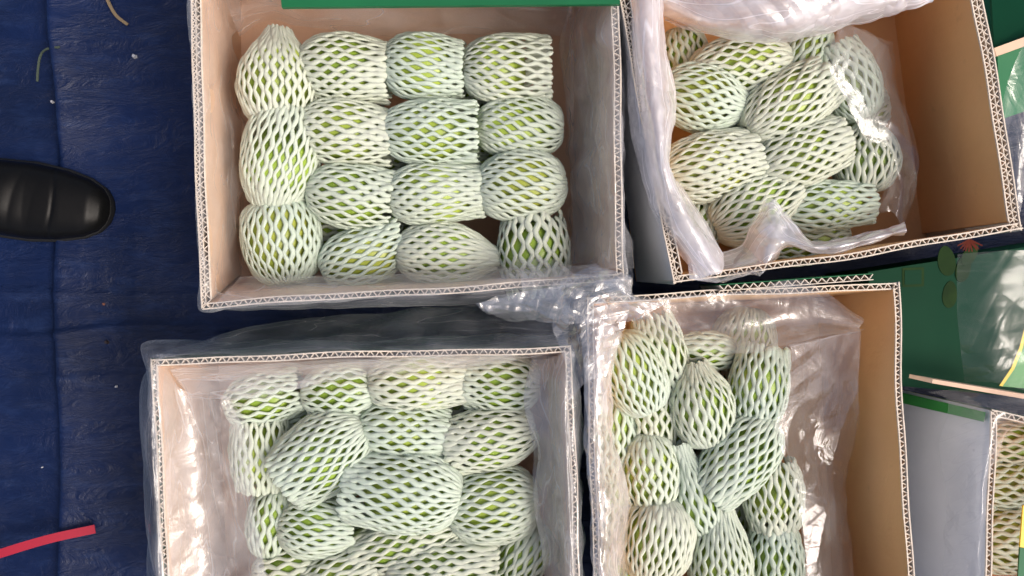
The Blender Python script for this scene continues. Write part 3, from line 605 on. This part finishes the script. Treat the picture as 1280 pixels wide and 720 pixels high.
# --- lower left
b = MB()
ring(b, c3, 31, [(.032, .10), (.024, .13), (.016, .18), (.010, Z-.006), (.0035, Z+.004), (-.006, Z-.004), (-.013, .18), (-.014, .12)], lam=.08, amp=.003)
b.grid(sheet_pts([[(206, 446, .226), (197, 470, .226), (196, 540, .226), (200, 620, .226), (206, 735, .226)],
                  [(196, 440, .215), (186, 470, .222), (184, 540, .222), (188, 620, .222), (194, 735, .222)],
                  [(198, 446, .18), (179, 475, .17), (177, 540, .16), (180, 620, .16), (186, 735, .16)],
                  [(212, 452, .10), (188, 480, .08), (186, 540, .08), (190, 620, .08), (196, 735, .08)]], 260, 50, 36, .05, .004))
b.grid(sheet_pts([[(202, 440, .20), (330, 405, .16), (470, 390, .15), (600, 380, .17), (715, 370, .20)],
                  [(200, 444, .215), (330, 425, .19), (470, 412, .185), (600, 402, .19), (712, 392, .215)],
                  [(200, 446, .226), (330, 441, .226), (470, 437, .226), (600, 434, .226), (710, 431, .228)]], 260, 60, 34, .05, .005))
bagobj(b, FILM, 'clear plastic liner turned over the rim of the lower left carton', c3)
b = MB()
layers(b, [[(212, 462, .224), (300, 456, .226), (400, 452, .226), (520, 447, .226), (640, 443, .226)],
                  [(222, 475, .21), (300, 470, .21), (400, 464, .21), (520, 456, .21), (640, 450, .215)],
                  [(238, 498, .20), (300, 498, .198), (375, 486, .198), (470, 470, .20), (620, 460, .20)]], 260, 50, 33, .05, .004)
layers(b, [[(204, 458, .222), (204, 520, .224), (206, 600, .224), (210, 735, .224)],
                  [(226, 486, .205), (236, 530, .20), (244, 600, .20), (252, 735, .20)],
                  [(262, 498, .20), (266, 545, .196), (276, 620, .196), (292, 735, .196)],
                  [(286, 500, .196), (306, 545, .194), (320, 632, .194), (335, 735, .194)]], 260, 90, 132, .045, .004)
layers(b, [[(668, 450, .19), (655, 500, .19), (672, 560, .185), (668, 630, .18), (684, 730, .18)],
                  [(688, 448, .205), (682, 500, .205), (690, 560, .205), (688, 630, .20), (700, 730, .20)],
                  [(708, 440, .226), (706, 500, .228), (708, 560, .228), (711, 630, .228), (716, 730, .228)],
                  [(718, 440, .21), (722, 500, .20), (722, 560, .20), (724, 630, .20), (726, 730, .20)]], 260, 60, 35, .04, .004)
o = b.build('plastic_fold', FILM_VEIL, None, True); tag(o, 'translucent plastic fold along the left, back and right edges of the lower left carton', 'plastic bag', 'plastic liner bags')
# --- lower centre
b = MB(); b4 = MB()
layers(b4, [[(732, 395, .228), (731, 460, .228), (734, 560, .228), (738, 650, .228), (742, 735, .228)],
                  [(748, 400, .235), (746, 460, .235), (748, 560, .235), (752, 650, .235), (756, 735, .235)],
                  [(768, 408, .225), (758, 465, .222), (760, 560, .215), (772, 640, .21), (772, 735, .21)],
                  [(778, 418, .20), (762, 470, .20), (768, 550, .19), (786, 620, .185), (778, 735, .19)]], 260, 60, 41, .045, .005)
layers(b, [[(780, 376, .228), (860, 370, .228), (930, 364, .23), (1000, 357, .24), (1078, 402, .23)],
                  [(785, 392, .225), (860, 388, .225), (930, 384, .225), (1000, 378, .23), (1077, 405, .225)],
                  [(790, 402, .215), (860, 408, .225), (930, 412, .23), (1000, 402, .225), (1076, 408, .22)],
                  [(792, 410, .20), (850, 430, .20), (930, 441, .20), (1005, 426, .205), (1074, 412, .21)]], 260, 80, 42, .05, .0045)
layers(b, [[(988, 432, .20), (985, 490, .18), (975, 535, .175), (992, 600, .17), (1004, 650, .17), (1008, 735, .17)],
                  [(1030, 422, .20), (1025, 490, .17), (1018, 540, .155), (1024, 600, .155), (1034, 650, .16), (1040, 735, .16)],
                  [(1075, 412, .21), (1072, 480, .18), (1070, 540, .15), (1058, 600, .14), (1060, 650, .14), (1070, 735, .14)]], 260, 90, 43, .045, .005)
o = b4.build('plastic_fold', FILM_WHITE, None, True); tag(o, 'whitish plastic fold down the left edge of the lower centre carton', 'plastic bag', 'plastic liner bags')
o = b.build('plastic_liner', FILM_MILKY, None, True); tag(o, 'milky plastic liner rolled back inside the lower centre carton', 'plastic bag', 'plastic liner bags')
# --- the crumpled knot where the cartons meet
b = MB()
b.grid(sheet_pts([[(700, 350, .235), (740, 335, .245), (790, 342, .24)], [(700, 375, .245), (745, 365, .262), (792, 362, .245)],
                  [(690, 410, .235), (735, 395, .255), (785, 385, .24)], [(705, 450, .23), (735, 430, .245), (775, 420, .235)],
                  [(712, 500, .228), (732, 480, .235), (758, 470, .23)]], 200, 220, 51, .035, .009))
b.grid(sheet_pts([[(640, 372, .22), (690, 362, .235), (745, 366, .25)], [(645, 385, .225), (700, 385, .24), (760, 380, .25)],
                  [(660, 400, .215), (705, 405, .235), (770, 400, .24)]], 160, 110, 52, .03, .007))
layers(b, [[(742, 345, .232), (752, 338, .25), (775, 340, .262), (790, 348, .25)], [(748, 372, .236), (760, 366, .262), (782, 366, .266), (794, 370, .245)],
           [(775, 400, .232), (800, 392, .245), (822, 384, .24), (838, 380, .232)]], 110, 110, 53, .02, .006)
layers(b, [[(600, 380, .222), (650, 366, .23), (700, 358, .238)], [(612, 392, .215), (660, 384, .225), (706, 376, .24)], [(640, 402, .20), (680, 400, .21), (716, 396, .23)]], 120, 80, 54, .022, .005)
o = b.build('plastic_knot', FILM_KNOT, None, True); tag(o, 'crumpled knot of shiny plastic where the four cartons meet', 'plastic bag', 'plastic liner bags')

# ------------------------------------------------------------------ closed green carton at the right
def printed_carton():
    z = .13;
    q = [P(1100, 480, z), P(1420, 510, z), P(1420, 287, z), P(1085, 340, z)]
    org = np.array([*(sum(q)/4)[:2], 0]); root = thing('closed_carton', 'closed dark green carton with printed mangoes, right of the tilted carton', 'carton', org)
    bm = MB(); top = np.array(q); bot = top.copy(); bot[:, 2] = .004; bm.box([*bot, *top]); bm.build('body', GREEND, root, False, org)
    def oval(x, y, rx, ry, a, m, h=.0006, zz=z):
        pts = []
        for k in range(22):
            t = k/22*2*math.pi; u = rx*math.cos(t)*(1+.12*math.sin(t)); v = ry*math.sin(t); ca, sa = math.cos(R(a)), math.sin(R(a))
            pts.append(P(x+u*ca-v*sa, y+u*sa+v*ca, zz)[:2])
        b = MB(); b.prism(pts, zz-.0003, zz+h); return b.build('printed_mango', m, root, False, org)
    oval(1187, 368, 9, 17, 5, OLIVE); oval(1183, 326, 11, 19, -8, OLIVE); oval(1204, 335, 9, 18, 14, OLIVE, .0009); oval(1212, 318, 8, 16, 30, OLIVE, .0012)
    b = MB()
    for k in range(9):
        a = R(-60+k*15+random.uniform(-5, 5)); p = P(1212, 300, z+.004); e = p+np.array([math.sin(a)*.016, -math.cos(a)*.014, .002*random.random()]); s = np.array([math.cos(a), math.sin(a), 0])*.0016
        b.add([p-s, p+s, e+s*.4, e-s*.4], [(0, 1, 2, 3)])
    b.build('printed_flower', REDP, root, False, org)
    c = [(1300, 380), (1284, 405), (1276, 435), (1266, 460), (1251, 482)]
    b = MB(); pa = [P(x-3, y, z)[:2] for x, y in c]+[P(x+1, y+1, z)[:2] for x, y in c[::-1]]; n = len(c)
    g1 = np.array([[P(x-2, y, z+.0006) for x, y in c], [P(x+2, y+1, z+.0006) for x, y in c]]); b.grid(g1); b.build('yellow_stripe', YELLOW, root, False, org)
    b = MB(); g1 = np.array([[P(x+2, y+1, z+.0004) for x, y in c], [P(1310, y+6, z+.0004) for x, y in c]]); b.grid(g1); b.build('light_corner', GREENL, root, False, org)
    b = MB(); g1 = np.array([[P(1128, 335, z+.0005), P(1155, 334, z+.0005)], [P(1128, 359, z+.0005), P(1155, 358, z+.0005)]]); b.grid(g1); b.build('printed_frame', OLIVE, root, False, org)
    b = MB(); g1 = np.array([[P(1131, 338, z+.0009), P(1152, 337, z+.0009)], [P(1131, 356, z+.0009), P(1152, 355, z+.0009)]]); b.grid(g1); b.build('printed_frame', GREEND, root, False, org)
    return org
og = printed_carton()
# carton behind it at the top right with its kraft edge
r8 = thing('green_carton', 'green carton with a pinkish kraft edge in the top right corner of the photo', 'carton', P(1330, 20, 0)*[1, 1, 0])
o8 = np.array(r8.location)
slab([P(1236, -60, .16), P(1500, -120, .16), P(1500, -30, .19), P(1243, 58, .19)][::-1], .004, 'flap', GREEND, r8, o8)
slab([P(1246, 70, .20), P(1500, -22, .20), P(1500, -34, .20), P(1243, 60, .20)], .006, 'cut_edge', KRAFT_PALE, r8, o8)
bm = MB(); bm.box([P(1215, 160, .005), P(1440, 90, .005), P(1440, -60, .005), P(1200, -20, .005), P(1250, 150, .15), P(1500, 60, .15), P(1500, -20, .19), P(1247, 69, .19)]); bm.build('body', GREENB, r8, False, o8)
b = MB()
b.grid(sheet_pts([[(1248, 150, .19), (1262, 95, .21), (1282, 50, .22)], [(1262, 190, .18), (1275, 130, .20), (1295, 80, .22)], [(1272, 280, .17), (1290, 200, .18), (1310, 100, .2)]], 90, 90, 61, .06, .003))
o = b.build('plastic_sheet', FILM_MILKY); tag(o, 'pale plastic sheet hanging at the right edge beside the tilted carton', 'plastic bag', 'plastic liner bags')
b = MB()
b.grid(sheet_pts([[(1198, 318, .158), (1240, 314, .165), (1290, 312, .17)], [(1196, 380, .15), (1245, 385, .165), (1290, 380, .16)], [(1200, 430, .15), (1240, 440, .16), (1290, 445, .16)],
                  [(1206, 478, .15), (1240, 478, .16), (1290, 490, .17)]], 160, 180, 162, .05, .0035))
o = b.build('plastic_sheet', FILM_CLEAR); tag(o, 'clear wrinkled plastic sheet lying over the printed dark green carton', 'plastic bag', 'plastic liner bags')
b = MB()
b.grid(sheet_pts([[(1160, 490, .16), (1200, 487, .20), (1245, 492, .226), (1300, 492, .23)], [(1185, 505, .18), (1215, 505, .215), (1245, 512, .232), (1300, 520, .235)],
                  [(1175, 560, .16), (1210, 550, .20), (1238, 545, .228), (1262, 540, .20)], [(1182, 640, .15), (1205, 620, .19), (1228, 610, .224), (1246, 590, .20)],
                  [(1180, 735, .15), (1200, 735, .18), (1222, 735, .222), (1236, 735, .20)]], 120, 190, 63, .045, .005))
o = b.build('plastic_liner', FILM_MILKY); tag(o, 'plastic liner draped over the white side of the corner carton', 'plastic bag', 'plastic liner bags')
# thin board edges lying behind the corner carton
r9 = thing('loose_board', 'thin bare board edge lying behind the corner carton', 'cardboard', P(1220, 482, .0)*[1, 1, 0]); o9 = np.array(r9.location)
slab([P(1165, 479, .215), P(1300, 502, .22), P(1300, 496, .22), P(1166, 474, .215)], .05, 'board', KRAFT_PALE, r9, o9)
# yellow and green card at the right edge
r7 = thing('price_card', 'yellow and green card at the right edge above the corner carton', 'card', P(1290, 680, 0)*[1, 1, 0]); o7 = np.array(r7.location)
slab([P(1275, 684, .225), P(1330, 690, .225), P(1330, 632, .225), P(1279, 632, .225)], .002, 'yellow_panel', YELLOW, r7, o7)
slab([P(1270, 760, .225), P(1330, 760, .225), P(1330, 690.5, .225), P(1275, 684.5, .225)], .002, 'green_panel', GREENB, r7, o7)

# ------------------------------------------------------------------ shoe
def shoe():
    m = mat('black_leather', (.005, .005, .005), rough=.34, spec=.14, bump=.12, bscale=160)
    ms = mat('black_rubber', (.012, .012, .012), rough=.6, spec=.3)
    toe = P(133, 246, .02); L = .29; org = np.array([toe[0]-L/2, toe[1], 0])
    root = thing('shoe', 'shiny black leather shoe standing on the blue tarp at the left edge', 'shoe', org)
    root.rotation_euler = (0, 0, R(-7)); root.scale = (1.03, 1.12, 1.05)
    xs = np.array([0, .01, .04, .09, .15, .21, .26, .284, .29]); hw = np.array([.014, .031, .041, .049, .046, .036, .034, .024, .006])[::1]
    xs2 = L/2-xs
    def halfw(d): return np.interp(d, [0, .003, .012, .03, .06, .10, .15, .21, .26, .282, .29], [.004, .015, .026, .035, .042, .046, .045, .036, .034, .024, .008])
    d = np.concatenate([np.linspace(0, .03, 14), np.linspace(.032, .15, 90), np.linspace(.154, .29, 30)])
    # sole
    s = MB(); rows = []
    for hh, k in ((.0, .97), (.009, 1.03), (.013, 1.03), (.015, .96)):
        rr = [];
        for x in d: rr.append((L/2-x, halfw(x)*k, hh))
        for x in d[::-1]: rr.append((L/2-x, -halfw(x)*k, hh))
        rows.append(rr)
    rows.append([(p[0]*.95, p[1]*.3, .014) for p in rows[-1]]); rows.insert(0, [(p[0]*.95, p[1]*.3, .0) for p in rows[0]])
    s.grid(np.array(rows), closed_v=True); s.build('sole', ms, root)
    # upper
    u = MB(); th = np.linspace(0, math.pi, 30); G = []
    for x in d:
        h = np.interp(x, [0, .006, .02, .05, .09, .13, .16], [.014, .026, .036, .044, .052, .068, .078]); op = x > .165
        hw_ = halfw(x)*.97; row = []
        for t in th:
            c, sn = math.cos(t), math.sin(t)
            y = hw_*np.sign(c)*abs(c)**.8; z = .013+(h-.013)*sn**.75
            if op:
                y = hw_*(np.sign(c) if abs(c) > 1e-6 else 1)*(1-.25*sn**2); z = .013+.062*sn
                if abs(c) < .35: y = hw_*(.75)*c/.35*0.98; z = .078-.05*(1-abs(c)/.35)
            crease = .0013*(abs(math.sin((x-.06)*150+c*1.2))-.5)*math.exp(-((x-.11)/.025)**2)*sn-.0016*math.exp(-((x-.058-.012*c*c)/.0022)**2)*(sn > .05)
            row.append((L/2-x, y, z+crease))
        G.append(row)
    u.grid(np.array(G)); u.build('upper', m, root)
    w_ = MB(); a = np.linspace(0, 2*math.pi, 120, endpoint=False)   # stitched welt line round the toe
    return root
shoe()

# ------------------------------------------------------------------ strap and litter on the tarp
def ribbon(name, pts, wd, th, m, label, cat, closed=False):  # flat strip
    c = catmull(np.array([P(*p) for p in pts]), 40); t = np.gradient(c, axis=0); t /= np.linalg.norm(t, axis=1)[:, None]
    sd = np.stack([-t[:, 1], t[:, 0], 0*t[:, 0]], 1)*wd/2; up = np.array([0, 0, th])
    b = MB(); b.grid(np.array([c-sd, c-sd+up, c+sd+up, c+sd]), closed_u=True)
    n = 40; b.f += [(0, n, 2*n, 3*n), (n-1, 4*n-1, 3*n-1, 2*n-1)]
    c0 = c.mean(0); o = b.build(name, m, None, False, off=c0); o.location = c0; return tag(o, label, cat)
RED = mat('red_strap', (.42, .022, .045), rough=.4, var=.1)
ribbon('packing_strap', [(-90, 722, .03), (0, 692, .035), (60, 674, .03), (119, 661, .02)], .0115, .0008, RED, 'red plastic strap lying on the blue tarp at the lower left', 'strap')
TW = mat('straw', (.22, .16, .09), rough=.8); TW2 = mat('dry_stem', (.06, .08, .055), rough=.8); WH = mat('crumb', (.5, .5, .52), rough=.6)
ribbon('dry_stalk', [(132, -8, .014), (137, 5, .013), (146, 20, .012), (160, 31, .011)], .004, .002, TW, 'curved tan stalk on the tarp near the top edge', 'stalk')
ribbon('plant_stem', [(75, 59, .026), (58, 62, .020), (51, 70, .014), (48, 86, .013), (47, 102, .013)], .0026, .0015, TW2, 'thin bent grey green stem on the tarp near the top left', 'stem')
def bit(px, py, r, m, label):
    c = P(px, py, .012); b = MB(); k = 7; pts = [(c[0]+r*random.uniform(.6, 1.2)*math.cos(t*2*math.pi/k), c[1]+r*random.uniform(.6, 1.2)*math.sin(t*2*math.pi/k)) for t in range(k)]
    b.prism(pts, .006, .006+r*1.5, .35); o = b.build('crumb', m, None, False, off=c); o.location = c; tag(o, label, 'litter', 'crumbs of litter on the tarp')
bit(166, 69, .0036, WH, 'larger white foam crumb on the dark tarp near the top')
bit(63, 126, .0026, WH, 'small white crumb below the bent stem')
bit(70, 390, .0018, WH, 'tiny white crumb beside the dark tarp fold')
bit(128, 380, .0026, mat('brown_bit', (.2, .08, .05)), 'reddish brown crumb on the tarp below the shoe')
bit(131, 428, .0034, mat('dark_bit', (.03, .02, .02)), 'dark brown crumb on the tarp left of the lower left carton')
bit(143, 484, .002, WH, 'pale speck on the tarp nearest the lower left carton')
bit(50, 585, .0014, WH, 'tiny pale speck on the tarp above the red strap')
